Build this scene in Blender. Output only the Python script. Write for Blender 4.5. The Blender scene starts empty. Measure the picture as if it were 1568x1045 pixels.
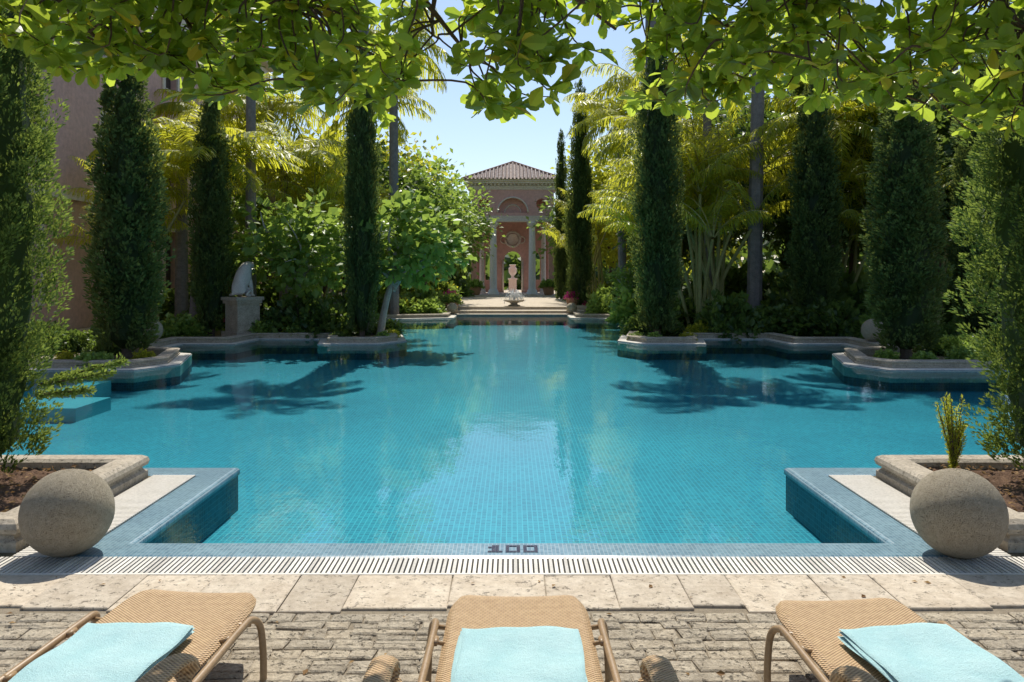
import bpy, bmesh, math, numpy as np
from mathutils import Vector
R = np.random.RandomState
scene = bpy.context.scene
COL = scene.collection
A = np.array
# ------------------------------------------------------------------ helpers
def nrm(v):
    return v/np.maximum(np.linalg.norm(v, axis=-1, keepdims=True), 1e-9)
class MB:
    def __init__(s): s.V=[]; s.L=[]; s.S=[]; s.M=[]; s.C=[]; s.n=0
    def add(s, V, F, mi=0, rnd=0.5):
        V=np.asarray(V,float).reshape(-1,3); F=np.asarray(F,int)
        s.V.append(V); s.L.append((F+s.n).ravel()); s.S.append(np.full(len(F),F.shape[1]))
        s.M.append(np.full(len(F),mi)); s.C.append(np.broadcast_to(np.asarray(rnd,float),(len(F),)).copy()); s.n+=len(V)
    def mesh(s, name, mats, smooth=False):
        me=bpy.data.meshes.new(name)
        V=np.concatenate(s.V); L=np.concatenate(s.L); S=np.concatenate(s.S); M=np.concatenate(s.M); C=np.concatenate(s.C)
        me.vertices.add(len(V)); me.vertices.foreach_set('co',V.astype(np.float32).ravel())
        me.loops.add(len(L)); me.loops.foreach_set('vertex_index',L.astype(np.int32))
        me.polygons.add(len(S)); st=np.concatenate([[0],np.cumsum(S)[:-1]])
        me.polygons.foreach_set('loop_start',st.astype(np.int32))
        me.polygons.foreach_set('material_index',M.astype(np.int32))
        me.polygons.foreach_set('use_smooth',np.full(len(S),smooth))
        me.update(calc_edges=True)
        a=me.attributes.new('rnd','FLOAT','FACE'); a.data.foreach_set('value',C.astype(np.float32))
        for m in mats: me.materials.append(m)
        return me
    def obj(s, name, mats, parent=None, smooth=False):
        return inst(name, s.mesh(name,mats,smooth), parent=parent)
def inst(name, me, loc=(0,0,0), rz=0, sc=1, parent=None):
    o=bpy.data.objects.new(name,me); COL.objects.link(o); o.location=loc; o.rotation_euler=(0,0,rz)
    o.scale=(sc,sc,sc) if np.isscalar(sc) else sc
    if parent: o.parent=parent
    return o
def empty(name, loc=(0,0,0), rz=0):
    o=bpy.data.objects.new(name,None); COL.objects.link(o); o.location=loc; o.rotation_euler=(0,0,rz); return o
def place(T,TF,pos,d,up,s,rnd=None):
    T=np.asarray(T,float); TF=np.asarray(TF,int); N=len(pos); k=len(T)
    d=nrm(d); x=nrm(np.cross(d,up)); z=np.cross(x,d); s=np.broadcast_to(s,(N,))[:,None,None]
    V=pos[:,None,:]+s*(T[None,:,0:1]*x[:,None]+T[None,:,1:2]*d[:,None]+T[None,:,2:3]*z[:,None])
    F=(TF[None]+k*np.arange(N)[:,None,None]).reshape(-1,TF.shape[1])
    rn=np.repeat(rnd if rnd is not None else np.full(N,.5),len(TF))
    return V.reshape(-1,3),F,rn
def box(x0,x1,y0,y1,z0,z1):
    V=[(x,y,z) for z in (z0,z1) for y in (y0,y1) for x in (x0,x1)]
    return V,[(0,2,3,1),(4,5,7,6),(0,1,5,4),(2,6,7,3),(0,4,6,2),(1,3,7,5)]
def tube(P,r,seg=8,flat=1.0):
    P=np.asarray(P,float); n=len(P); r=np.broadcast_to(r,(n,))
    t=nrm(np.gradient(P,axis=0)); ref=A([0,0,1.]) if abs(t[:,2]).mean()<.8 else A([0,1.,0])
    u=nrm(np.cross(t,ref)); v=np.cross(u,t); a=np.arange(seg)/seg*2*np.pi
    V=P[:,None]+r[:,None,None]*(flat*np.cos(a)[None,:,None]*u[:,None]+np.sin(a)[None,:,None]*v[:,None])
    F=[]
    for i in range(n-1):
        for j in range(seg):
            k=(j+1)%seg; F.append((i*seg+j,i*seg+k,(i+1)*seg+k,(i+1)*seg+j))
    V=V.reshape(-1,3); c0=len(V); V=np.vstack([V,P[:1],P[-1:]]); T=[]
    for j in range(seg):
        k=(j+1)%seg; T.append((c0,k,j)); T.append((c0+1,(n-1)*seg+j,(n-1)*seg+k))
    return V,F,T
def addtube(mb,P,r,mi=0,seg=8,flat=1.0,rnd=.5):
    V,q,t=tube(P,r,seg,flat); n0=mb.n; mb.add(V,q,mi,rnd)
    mb.L.append((A(t)+n0).ravel()); mb.S.append(np.full(len(t),3)); mb.M.append(np.full(len(t),mi)); mb.C.append(np.full(len(t),rnd))
def spl(P,n=24):
    P=np.asarray(P,float); Q=np.vstack([2*P[0]-P[1],P,2*P[-1]-P[-2]]); out=[]
    m=len(P)-1; k=max(2,n//m)
    for i in range(m):
        p0,p1,p2,p3=Q[i:i+4]
        for t in np.arange(k)/k:
            out.append(.5*((2*p1)+(-p0+p2)*t+(2*p0-5*p1+4*p2-p3)*t*t+(-p0+3*p1-3*p2+p3)*t**3))
    out.append(P[-1]); return A(out)
def sweep(mb,path,prof,mi=0,closed=False,z0=0):
    P=np.asarray(path,float); n=len(P); prof=np.asarray(prof,float); k=len(prof)
    d=nrm(np.roll(P,-1,0)-P); nn=np.stack([d[:,1],-d[:,0]],1); prv=np.roll(nn,1,0)
    if not closed: prv[0]=nn[0]; nn[-1]=prv[-1]
    m=(nn+prv)/(1+(nn*prv).sum(1,keepdims=True))
    V=np.zeros((n,k,3)); V[:,:,:2]=P[:,None]+m[:,None]*prof[None,:,0:1]; V[:,:,2]=prof[None,:,1]+z0
    F=[]
    for i in range(n if closed else n-1):
        for j in range(k-1):
            a=i*k+j; b=((i+1)%n)*k+j; F.append((a,b,b+1,a+1))
    mb.add(V,F,mi)
    if not closed:
        for e in (0,n-1): mb.add(V[e],[list(range(k))],mi)
def lathe(mb,prof,c=(0,0,0),seg=24,mi=0):
    P=np.asarray(prof,float); a=np.arange(seg)/seg*2*np.pi; k=len(P)
    V=np.stack([P[None,:,0]*np.cos(a)[:,None]+c[0],P[None,:,0]*np.sin(a)[:,None]+c[1],np.broadcast_to(P[None,:,1]+c[2],(seg,k))],-1)
    F=[(i*k+j,((i+1)%seg)*k+j,((i+1)%seg)*k+j+1,i*k+j+1) for i in range(seg) for j in range(k-1)]
    mb.add(V,F,mi)
# ------------------------------------------------------------------ materials
class NT:
    def __init__(s,name):
        s.m=bpy.data.materials.new(name); s.m.use_nodes=True; s.t=s.m.node_tree; s.t.nodes.clear()
        s.out=s.n('ShaderNodeOutputMaterial')
    def n(s,t,**k):
        o=s.t.nodes.new(t)
        for a,b in k.items():
            if hasattr(o,a): setattr(o,a,b)
        return o
    def l(s,a,b): s.t.links.new(a,b)
    def coord(s,sc=(1,1,1),which='Object',rot=(0,0,0)):
        c=s.n('ShaderNodeTexCoord'); m=s.n('ShaderNodeMapping'); m.inputs['Scale'].default_value=sc; m.inputs['Rotation'].default_value=rot
        s.l(c.outputs[which],m.inputs['Vector']); return m.outputs[0]
    def noise(s,vec,scale,detail=5,rough=.55):
        o=s.n('ShaderNodeTexNoise'); o.inputs['Scale'].default_value=scale; o.inputs['Detail'].default_value=detail; o.inputs['Roughness'].default_value=rough
        s.l(vec,o.inputs['Vector']); return o.outputs['Fac']
    def ramp(s,fac,stops):
        o=s.n('ShaderNodeValToRGB'); e=o.color_ramp.elements
        while len(e)<len(stops): e.new(.5)
        for i,(p,c) in enumerate(stops): e[i].position=p; e[i].color=(*c,1)
        s.l(fac,o.inputs[0]); return o.outputs[0]
    def mix(s,f,a,b,mode='MIX'):
        o=s.n('ShaderNodeMix',data_type='RGBA',blend_type=mode)
        for sock,v in ((o.inputs[0],f),(o.inputs[6],a),(o.inputs[7],b)):
            if isinstance(v,(int,float)): sock.default_value=v
            elif isinstance(v,tuple): sock.default_value=(*v,1)
            else: s.l(v,sock)
        return o.outputs[2]
    def math(s,op,a,b=0.):
        o=s.n('ShaderNodeMath',operation=op)
        for sock,v in ((o.inputs[0],a),(o.inputs[1],b)):
            if isinstance(v,(int,float)): sock.default_value=v
            else: s.l(v,sock)
        return o.outputs[0]
    def bump(s,h,st=.5,dist=.02,nrm=None):
        o=s.n('ShaderNodeBump'); o.inputs['Strength'].default_value=st; o.inputs['Distance'].default_value=dist; s.l(h,o.inputs['Height'])
        if nrm: s.l(nrm,o.inputs['Normal'])
        return o.outputs[0]
    def pbr(s,col,rough=.7,normal=None,spec=.4,metal=0.):
        p=s.n('ShaderNodeBsdfPrincipled')
        if isinstance(col,tuple): p.inputs['Base Color'].default_value=(*col,1)
        else: s.l(col,p.inputs['Base Color'])
        if isinstance(rough,(int,float)): p.inputs['Roughness'].default_value=rough
        else: s.l(rough,p.inputs['Roughness'])
        p.inputs['Specular IOR Level'].default_value=spec; p.inputs['Metallic'].default_value=metal
        if normal: s.l(normal,p.inputs['Normal'])
        return p.outputs[0]
    def fin(s,sh): s.l(sh,s.out.inputs[0]); return s.m
def m_rough(name,c1,c2,scale=4,rough=.8,bst=.5,bd=.02,bscale=None,spec=.3,pits=0):
    t=NT(name); v=t.coord(); f=t.noise(v,scale,8,.65); g=t.noise(v,bscale or scale*8,6,.7)
    col=t.ramp(f,[(.3,c1),(.7,c2)]); col=t.mix(.35,col,t.ramp(g,[(.3,tuple(.55*x for x in c1)),(.65,tuple(min(1,1.15*x) for x in c2))]))
    a=t.n('ShaderNodeAttribute',attribute_name='rnd'); 
    col=t.mix(1.,col,t.ramp(a.outputs['Fac'],[(0,(.74,.74,.74)),(.5,(1,1,1)),(1,(1.2,1.18,1.14))]),'MULTIPLY')
    h=g
    if pits:
        p=t.noise(v,pits,3,.8); pr=t.ramp(p,[(.34,(0,0,0)),(.42,(1,1,1))]); col=t.mix(1.,col,t.mix(.55,(1.,1.,1.),pr),'MULTIPLY'); h=t.math('ADD',g,t.math('MULTIPLY',pr,.8))
    return t.fin(t.pbr(col,rough,t.bump(h,bst,bd),spec))
def m_leaf(name,stops,trans,tf=.4,rough=.45,spec=.4):
    t=NT(name); a=t.n('ShaderNodeAttribute',attribute_name='rnd'); col=t.ramp(a.outputs['Fac'],stops)
    tr=t.n('ShaderNodeBsdfTranslucent'); t.l(t.mix(1.,t.mix(.6,col,trans),(1.5,1.5,1.5),'MULTIPLY'),tr.inputs[0])
    mx=t.n('ShaderNodeMixShader'); mx.inputs[0].default_value=tf; t.l(t.pbr(col,rough,None,spec),mx.inputs[1]); t.l(tr.outputs[0],mx.inputs[2])
    return t.fin(mx.outputs[0])
def m_mosaic(name,ca,cb,grout,tile=.03,vertical=False,rough=.3,var=1.2,msz=.09):
    t=NT(name)
    if vertical:
        c=t.n('ShaderNodeTexCoord'); sp=t.n('ShaderNodeSeparateXYZ'); t.l(c.outputs['Object'],sp.inputs[0])
        cb_=t.n('ShaderNodeCombineXYZ'); t.l(t.math('ADD',sp.outputs[0],sp.outputs[1]),cb_.inputs[0]); t.l(sp.outputs[2],cb_.inputs[1]); v=cb_.outputs[0]
    else: v=t.coord()
    b=t.n('ShaderNodeTexBrick'); b.offset=0; b.squash=1; t.l(v,b.inputs['Vector']); b.inputs['Scale'].default_value=1
    b.inputs['Brick Width'].default_value=tile; b.inputs['Row Height'].default_value=tile; b.inputs['Mortar Size'].default_value=tile*msz
    b.inputs['Mortar Smooth'].default_value=.3
    b.inputs['Color1'].default_value=(*ca,1); b.inputs['Color2'].default_value=(*cb,1); b.inputs['Mortar'].default_value=(*grout,1)
    n=t.noise(v,var,5); col=t.mix(1.,b.outputs['Color'],t.ramp(n,[(.3,(.80,.84,.87)),(.7,(1.12,1.10,1.07))]),'MULTIPLY')
    return t.fin(t.pbr(col,rough,t.bump(b.outputs['Fac'],-.3,.003),.5))

M={}
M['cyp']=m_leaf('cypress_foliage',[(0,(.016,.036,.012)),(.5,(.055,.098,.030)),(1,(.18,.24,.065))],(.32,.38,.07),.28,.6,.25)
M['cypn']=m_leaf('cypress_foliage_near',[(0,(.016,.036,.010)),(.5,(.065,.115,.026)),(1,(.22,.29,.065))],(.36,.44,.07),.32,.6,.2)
M['bark']=m_rough('bark',(.07,.05,.035),(.18,.13,.09),6,.9,.8,.03)
M['pale_bark']=m_rough('pale_bark',(.30,.28,.25),(.55,.51,.45),5,.85,.5,.02)
M['canopy']=m_leaf('canopy_leaf',[(0,(.035,.085,.015)),(.45,(.10,.18,.028)),(.9,(.21,.30,.05)),(.93,(.45,.34,.03)),(1,(.52,.38,.03))],(.56,.66,.06),.57,.38,.45)
M['fig']=m_leaf('fig_leaf',[(0,(.05,.11,.025)),(.5,(.14,.23,.055)),(1,(.28,.39,.10))],(.40,.52,.07),.42,.42,.45)
M['dark']=m_leaf('dark_leaf',[(0,(.014,.036,.011)),(.5,(.045,.09,.024)),(1,(.12,.18,.045))],(.24,.34,.04),.36,.4,.5)
M['yel']=m_leaf('yellow_leaf',[(0,(.05,.11,.016)),(.5,(.17,.22,.03)),(1,(.40,.37,.045))],(.62,.60,.05),.52,.45,.3)
M['palm']=m_leaf('palm_leaf',[(0,(.06,.12,.02)),(.5,(.19,.25,.035)),(1,(.46,.43,.045))],(.76,.72,.05),.55,.4,.4)
M['flower']=m_leaf('bougainvillea_petals',[(0,(.4,.02,.16)),(1,(.6,.05,.3))],(.7,.05,.3),.4)
M['ptrunk']=m_rough('palm_trunk',(.15,.13,.125),(.32,.28,.26),7,.9,.6,.03)
M['stem']=m_rough('palm_stem',(.22,.23,.08),(.42,.40,.17),7,.6,.3,.01)
M['soil']=m_rough('garden_soil',(.12,.065,.04),(.30,.18,.11),9,.95,1.,.04)
M['litter']=m_leaf('dry_leaves',[(0,(.16,.08,.03)),(1,(.38,.24,.10))],(.4,.25,.1),.15,.7,.2)
M['stone']=m_rough('rim_stone',(.29,.245,.185),(.54,.465,.36),3,.85,.5,.015,pits=30)
M['coping']=m_rough('pale_coping',(.50,.47,.41),(.68,.64,.56),3,.7,.3,.008)
M['ball']=m_rough('sphere_stone',(.37,.30,.205),(.57,.49,.365),7,.9,1.,.018,50,pits=38)
M['slab']=m_rough('travertine_slab',(.42,.335,.24),(.66,.57,.45),5,.75,.7,.008,26,pits=22)
M['brick']=m_rough('tufa_brick',(.33,.27,.195),(.60,.52,.40),10,.9,1.,.02,40,pits=28)
M['joint']=m_rough('joint_sand',(.19,.155,.11),(.35,.29,.21),14,.95,.8,.01)
M['grate']=m_rough('drain_grate_white',(.64,.60,.52),(.76,.72,.65),6,.5,.1,.003)
M['black']=m_rough('drain_shadow',(.03,.028,.025),(.06,.055,.05),6,.9)
M['pink']=m_rough('pink_render',(.64,.36,.32),(.74,.46,.41),.8,.9,.2,.01)
M['pinkh']=m_rough('house_render',(.64,.39,.34),(.75,.49,.43),.7,.9,.2,.01)
M['cream']=m_rough('cream_stone',(.70,.60,.52),(.82,.74,.65),1.5,.8,.2,.01)
M['col']=m_rough('column_stone',(.84,.83,.81),(.92,.91,.89),2,.6,.1,.01)
M['marble']=m_rough('statue_stone',(.68,.64,.57),(.84,.80,.73),4,.8,.5,.01)
M['terra']=m_rough('terracotta',(.40,.20,.12),(.56,.33,.22),4,.8,.3,.01)
M['glass']=m_rough('dark_window',(.02,.025,.03),(.05,.05,.05),2,.15,.1,.002,spec=.6)
M['tube']=m_rough('bronze_tube',(.30,.19,.095),(.40,.27,.15),9,.4,.1,.002,spec=.5)
M['foam']=m_rough('white_water',(.88,.90,.92),(.95,.96,.97),9,.3,.2,.01)
M['mos']=m_mosaic('coping_mosaic',(.07,.165,.225),(.17,.305,.375),(.34,.42,.45),.028)
M['floor']=m_mosaic('pool_floor_mosaic',(.008,.155,.235),(.030,.275,.36),(.10,.42,.49),.05,rough=.5,var=.5,msz=.11)
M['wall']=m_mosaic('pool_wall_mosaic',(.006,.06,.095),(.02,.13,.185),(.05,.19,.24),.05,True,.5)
M['ledge']=m_mosaic('pool_step_mosaic',(.06,.34,.42),(.12,.42,.49),(.26,.54,.58),.05,rough=.5)
M['num']=m_rough('depth_number_tile',(.01,.015,.05),(.02,.025,.08),9,.3)
t=NT('roof_tiles'); v=t.coord(); w=t.n('ShaderNodeTexWave',wave_type='BANDS',bands_direction='X'); w.inputs['Scale'].default_value=1.3; t.l(v,w.inputs['Vector'])
w2=t.n('ShaderNodeTexWave',wave_type='BANDS',bands_direction='Z',wave_profile='SAW'); w2.inputs['Scale'].default_value=1.6; t.l(v,w2.inputs['Vector'])
n=t.noise(v,6,5); c=t.ramp(n,[(.3,(.36,.25,.20)),(.5,(.54,.43,.36)),(.7,(.72,.64,.57))]); c=t.mix(.7,c,t.ramp(w.outputs['Fac'],[(0,(.25,.2,.2)),(.5,(1,1,1))]),'MULTIPLY')
M['roof']=t.fin(t.pbr(c,.85,t.bump(t.math('ADD',w.outputs['Fac'],w2.outputs['Fac']),.8,.08)))
# water
t=NT('pool_water'); v=t.coord((1,.6,1)); n1=t.noise(v,.9,2); n2=t.noise(v,6,3,.5); n3=t.noise(v,24,2,.5)
h=t.math('ADD',t.math('ADD',n1,t.math('MULTIPLY',n2,.18)),t.math('MULTIPLY',n3,.055)); bn=t.bump(h,.28,.03)
fr=t.n('ShaderNodeFresnel'); fr.inputs[0].default_value=1.36; t.l(bn,fr.inputs['Normal'])
tp=t.n('ShaderNodeBsdfTransparent'); tp.inputs[0].default_value=(.58,.93,.97,1)
gl=t.n('ShaderNodeBsdfGlossy'); gl.inputs['Roughness'].default_value=.015; t.l(bn,gl.inputs['Normal'])
mx=t.n('ShaderNodeMixShader'); t.l(fr.outputs[0],mx.inputs[0]); t.l(tp.outputs[0],mx.inputs[1]); t.l(gl.outputs[0],mx.inputs[2])
M['water']=t.fin(mx.outputs[0])
t=NT('woven_wicker'); v=t.coord()
sp=t.n('ShaderNodeSeparateXYZ'); t.l(v,sp.inputs[0])
fx=2*math.pi/.022; fy=2*math.pi/.016
sx=t.math('SINE',t.math('MULTIPLY',sp.outputs[0],fx)); sy=t.math('SINE',t.math('MULTIPLY',t.math('ADD',sp.outputs[1],sp.outputs[2]),fy)); pr=t.math('MULTIPLY',sx,sy)
c=t.ramp(t.math('ADD',t.math('MULTIPLY',pr,.5),.5),[(.10,(.14,.075,.03)),(.42,(.47,.285,.14)),(.85,(.76,.53,.29))])
c=t.mix(.3,c,t.ramp(t.noise(v,30,4),[(.3,(.28,.16,.075)),(.7,(.72,.52,.29))]))
M['wick']=t.fin(t.pbr(c,.45,t.bump(pr,.7,.004),.5))
t=NT('towel_terry'); v=t.coord(); g=t.noise(v,180,3,.7); f=t.noise(v,7,4)
c=t.mix(1.,t.ramp(f,[(.3,(.50,.77,.79)),(.7,(.60,.84,.85))]),t.ramp(g,[(.3,(.80,.83,.83)),(.7,(1.03,1.03,1.03))]),'MULTIPLY')
M['towel']=t.fin(t.pbr(c,.95,t.bump(t.math('ADD',g,t.math('MULTIPLY',f,2.)),1.,.008),.1))
t=NT('ground_earth'); v=t.coord(); f=t.noise(v,.5,8,.65); g=t.noise(v,12,6,.7)
c=t.mix(.5,t.ramp(f,[(.35,(.06,.09,.03)),(.6,(.20,.15,.09))]),t.ramp(g,[(.3,(.05,.06,.025)),(.7,(.28,.21,.13))]))
M['ground']=t.fin(t.pbr(c,.95,t.bump(g,.8,.04)))

# ------------------------------------------------------------------ pool and ground
DZ=-.42
Rp=[(2.75,5.8),(2.75,8.0),(10.5,8.0),(10.5,15.8),(7.5,15.8),(7.0,16.8),(7.6,18.9),(8.8,19.4),(8.8,21.3),(7.4,21.3),(7.2,22.8),(5.5,22.8),(5.2,21.3),(3.5,21.3),(2.95,22.3),(3.4,24.6),(5.0,26.),(5.0,32.),(2.4,32.8),(2.4,34.6)]
Lp=[(-x,y) for x,y in Rp]
G=MB()
for s,P in ((1,Rp),(-1,Lp)):
    pts=[(0,5.8)]+P+[(0,34.6),(0,500),(s*400,500),(s*400,-60),(0,-60)]
    if s>0: pts=pts[::-1]
    nz=[(x,y,0) for x,y in pts]; G.add(nz,[list(range(len(nz)))],0)
G.obj('ground',[M['ground']])
full=Rp+Lp[::-1]
b=MB(); sweep(b,full,[(0,DZ),(0,-.001)],1,closed=True); b.add([(x,y,DZ) for x,y in full],[list(range(len(full)))],0)
b.obj('swimming_pool_basin',[M['floor'],M['wall']])
b=MB(); b.add([(x,y,-.022) for x,y in full],[list(range(len(full)))],0); b.obj('pool_water',[M['water']])
b=MB()
b.add(*box(-10.45,-6.9,12.6,13.7,DZ+.001,-.20)); b.add(*box(-10.45,-7.6,13.701,15.1,DZ+.001,-.11)); b.add(*box(9.0,10.45,12.4,13.9,DZ+.001,-.16))
b.obj('pool_ledge',[M['ledge']])
front=[(-10.5,8.),(-2.75,8.),(-2.75,5.8),(2.75,5.8),(2.75,8.),(10.5,8.)]
b=MB(); sweep(b,front,[(-.0,-.07),(-.012,-.06),(-.014,-.03),(-.010,-.010),(.004,.006),(.03,.014),(.27,.014),(.30,.004),(.30,-.02)])
b.obj('mosaic_coping',[M['mos']])
b=MB()
dig={'1':["0110","1110","0110","0110","1111"],'0':["1111","1001","1001","1001","1111"]}
for k,ch in enumerate("100"):
    for r,row in enumerate(dig[ch]):
        for q,vv in enumerate(row):
            if vv=='1':
                x=-.17+k*.125+q*.026; y=5.725-r*.028; b.add(*box(x,x+.0245,y-.026,y,.0145,.018))
b.obj('depth_marker',[M['num']])
for s in (1,-1):
    P=Rp[2:] if s>0 else Lp[2:][::-1]
    b=MB(); sweep(b,P,[(0,-.25),(-.005,-.02),(.005,-.003),(.03,.012),(.24,.012),(.25,-.02)],0)
    sweep(b,P[1:] if s>0 else P[:-1],[(.245,.0),(.24,.05),(.27,.06),(.27,.10),(.25,.11),(.24,.135),(.27,.155),(.50,.155),(.52,.13),(.52,-.01)],1)
    b.obj('planter_kerb',[M['coping'],M['stone']])
b=MB(); b.add(*box(-2.9,2.9,34.62,36.2,-.3,.05)); b.add(*box(-3.2,3.2,35.2,66,-.3,.17)); b.add(*box(-3.4,3.4,36.2,66,-.3,.30))
b.obj('terrace_steps',[M['slab']])
b=MB(); b.add(*box(-8,8,5.195,5.495,.001,.003),1); w=.022
xs=np.arange(-8,8,.034)
T,TF=box(-.5*w,.5*w,0,.30,0,.012); 
V,F,rn=place(T,TF,np.stack([xs,np.full_like(xs,5.195),np.full_like(xs,.005)],1),np.tile([0,1.,0],(len(xs),1)),np.tile([0,0,1.],(len(xs),1)),1,R(1).rand(len(xs)))
b.add(V,F,0,rn)
for s in (-1,1):
    x0,x1=sorted((s*3.055,s*3.46)); b.add(*box(x0,x1,5.5,7.69,.001,.003),1)
    for y in np.arange(5.52,7.68,.034): b.add(*box(x0,x1,y,y+w,.005,.016),0,.6)
b.add(*box(-8,8,5.17,5.193,0,.02),0,.7)
b.obj('drainage_grating',[M['grate'],M['black']])
def slabs(mb,items,h,bev,rs,mi=0,var=.004,skew=.5):
    for (x0,x1,y0,y1) in items:
        z=h+rs.uniform(-var,var); j=lambda: rs.uniform(-skew,skew)*bev
        o=[(x0+j(),y0+j()),(x1+j(),y0+j()),(x1+j(),y1+j()),(x0+j(),y1+j())]
        cx,cy=(x0+x1)/2,(y0+y1)/2
        inn=[(x+np.sign(cx-x)*bev,y+np.sign(cy-y)*bev) for x,y in o]
        V=[(x,y,0) for x,y in o]+[(x,y,z-bev*.7) for x,y in o]+[(x,y,z) for x,y in inn]
        F=[(0,1,5,4),(1,2,6,5),(2,3,7,6),(3,0,4,7),(4,5,9,8),(5,6,10,9),(6,7,11,10),(7,4,8,11),(8,9,10,11)]
        mb.add(V,F,mi,.2+.6*rs.rand())
rs=R(3); it=[]; x=-8.2
while x<8:
    w_=rs.uniform(.30,.62); y0=4.66+rs.choice([0,0,.035,-.03,-.05]); it.append((x,x+w_-.004,y0,5.166)); x+=w_
b=MB(); slabs(b,it,.020,.006,rs,0,.002); b.obj('stone_paving_slabs',[M['slab']])
b=MB(); it=[]; y=4.60
while y>-3:
    h_=rs.uniform(.085,.145); x=-7.5+rs.uniform(0,.2)
    while x<7.5:
        w_=rs.uniform(.12,.29)
        if rs.rand()<.2: it.append((x,x+w_-.008,y-h_*.48,y)); it.append((x,x+w_-.008,y-h_+.006,y-h_*.5))
        else: it.append((x,x+w_-.008,y-h_+.006+rs.uniform(-.006,.004),y+rs.uniform(-.006,.002)))
        x+=w_
    y-=h_
slabs(b,it,.018,.010,rs,0,.005,1.1); b.add([(-8,-6,.012),(8,-6,.012),(8,5.15,.003),(-8,5.15,.003)],[(0,1,2,3)],1)
b.obj('brick_paving',[M['brick'],M['joint']])
def tmpl(w,fold=.1): return [(0,0,0),(-w,.5,fold),(0,1,0),(w,.5,fold)],[(0,3,2,1)]
for s in (1,-1):
    pl=[(3.5,5.62),(9,5.62),(9,7.66),(3.5,7.66)]
    if s<0: pl=[(-x,y) for x,y in pl][::-1]
    b=MB(); sweep(b,pl,[(-.0,0),(0,.07),(-.03,.09),(-.04,.11),(.0,.13),(.012,.165),(0,.2),(-.04,.225),(-.20,.225),(-.24,.2),(-.24,.0)],0,closed=True)
    n_=40; gx=np.linspace(3.7,8.8,120)*s; gy=np.linspace(5.82,7.46,n_); X,Y=np.meshgrid(gx,gy); Z=.12+R(5).rand(*X.shape)*.035+.02*np.sin(X*5)*np.sin(Y*6)
    V=np.stack([X,Y,Z],-1).reshape(-1,3); F=[(i*120+j,i*120+j+1,(i+1)*120+j+1,(i+1)*120+j) for i in range(n_-1) for j in range(119)]
    b.add(V,F,1)
    q=R(9+s); N=700; pos=np.stack([s*q.uniform(3.75,6.5,N),q.uniform(5.85,7.4,N),q.uniform(.165,.185,N)],1); dd=q.normal(0,1,(N,3))*A([1,1,.25])
    V,F,c=place(*tmpl(.3,.12),pos,dd,A([0,0,1.])+q.normal(0,.4,(N,3)),q.uniform(.02,.06,N),q.rand(N)); b.add(V,F,2,c)
    b.obj('garden_planter',[M['stone'],M['soil'],M['litter']])
# a few fallen leaves on the paving
q=R(12); N=70; b=MB(); pos=np.stack([q.uniform(-4,4,N),q.uniform(3.3,5.2,N),np.full(N,.027)],1); V,F,c=place(*tmpl(.3,.12),pos,q.normal(0,1,(N,3))*A([1,1,.1]),A([0,0,1.])+q.normal(0,.25,(N,3)),q.uniform(.02,.05,N),q.rand(N)); b.add(V,F,0,c); b.obj('fallen_leaves',[M['litter']])
def ball_mesh(seed):
    rs=R(seed); b=MB(); nu,nv=120,70; u=np.arange(nu)/nu*2*np.pi; v=np.linspace(.0,np.pi,nv)
    U,W=np.meshgrid(u,v); D=np.stack([np.cos(U)*np.sin(W),np.sin(U)*np.sin(W),np.cos(W)],-1)
    r=1+.006*np.sin(5*D[...,0]+2)*np.sin(4*D[...,1]+3*D[...,2])+rs.normal(0,.0018,U.shape)
    r[0]=1; r[-1]=1; V=(D*r[...,None]).reshape(-1,3); F=[(i*nu+j,(i+1)*nu+j,(i+1)*nu+(j+1)%nu,i*nu+(j+1)%nu) for i in range(nv-1) for j in range(nu)]
    b.add(V,F,0); 
    sweep(b,[(.24*math.cos(a),.24*math.sin(a)) for a in np.linspace(0,2*np.pi,24,endpoint=False)[::-1]],[(0,-1.0),(0,-.97),(-.1,-.95)],0,closed=True)
    return b.mesh('stone_sphere',[M['ball']],True)
bm_=ball_mesh(1)
inst('stone_sphere',bm_,(-3.10,5.56,.305),0,.295); inst('stone_sphere',bm_,(3.09,5.52,.312),2,.30)
for x,y,r,z in ((-9.25,20.4,.29,.15),(9.25,20.4,.29,.15),(-2.62,35.,.24,.05),(2.62,35.,.24,.05)): inst('stone_sphere',bm_,(x,y,z+r),x,r)

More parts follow.
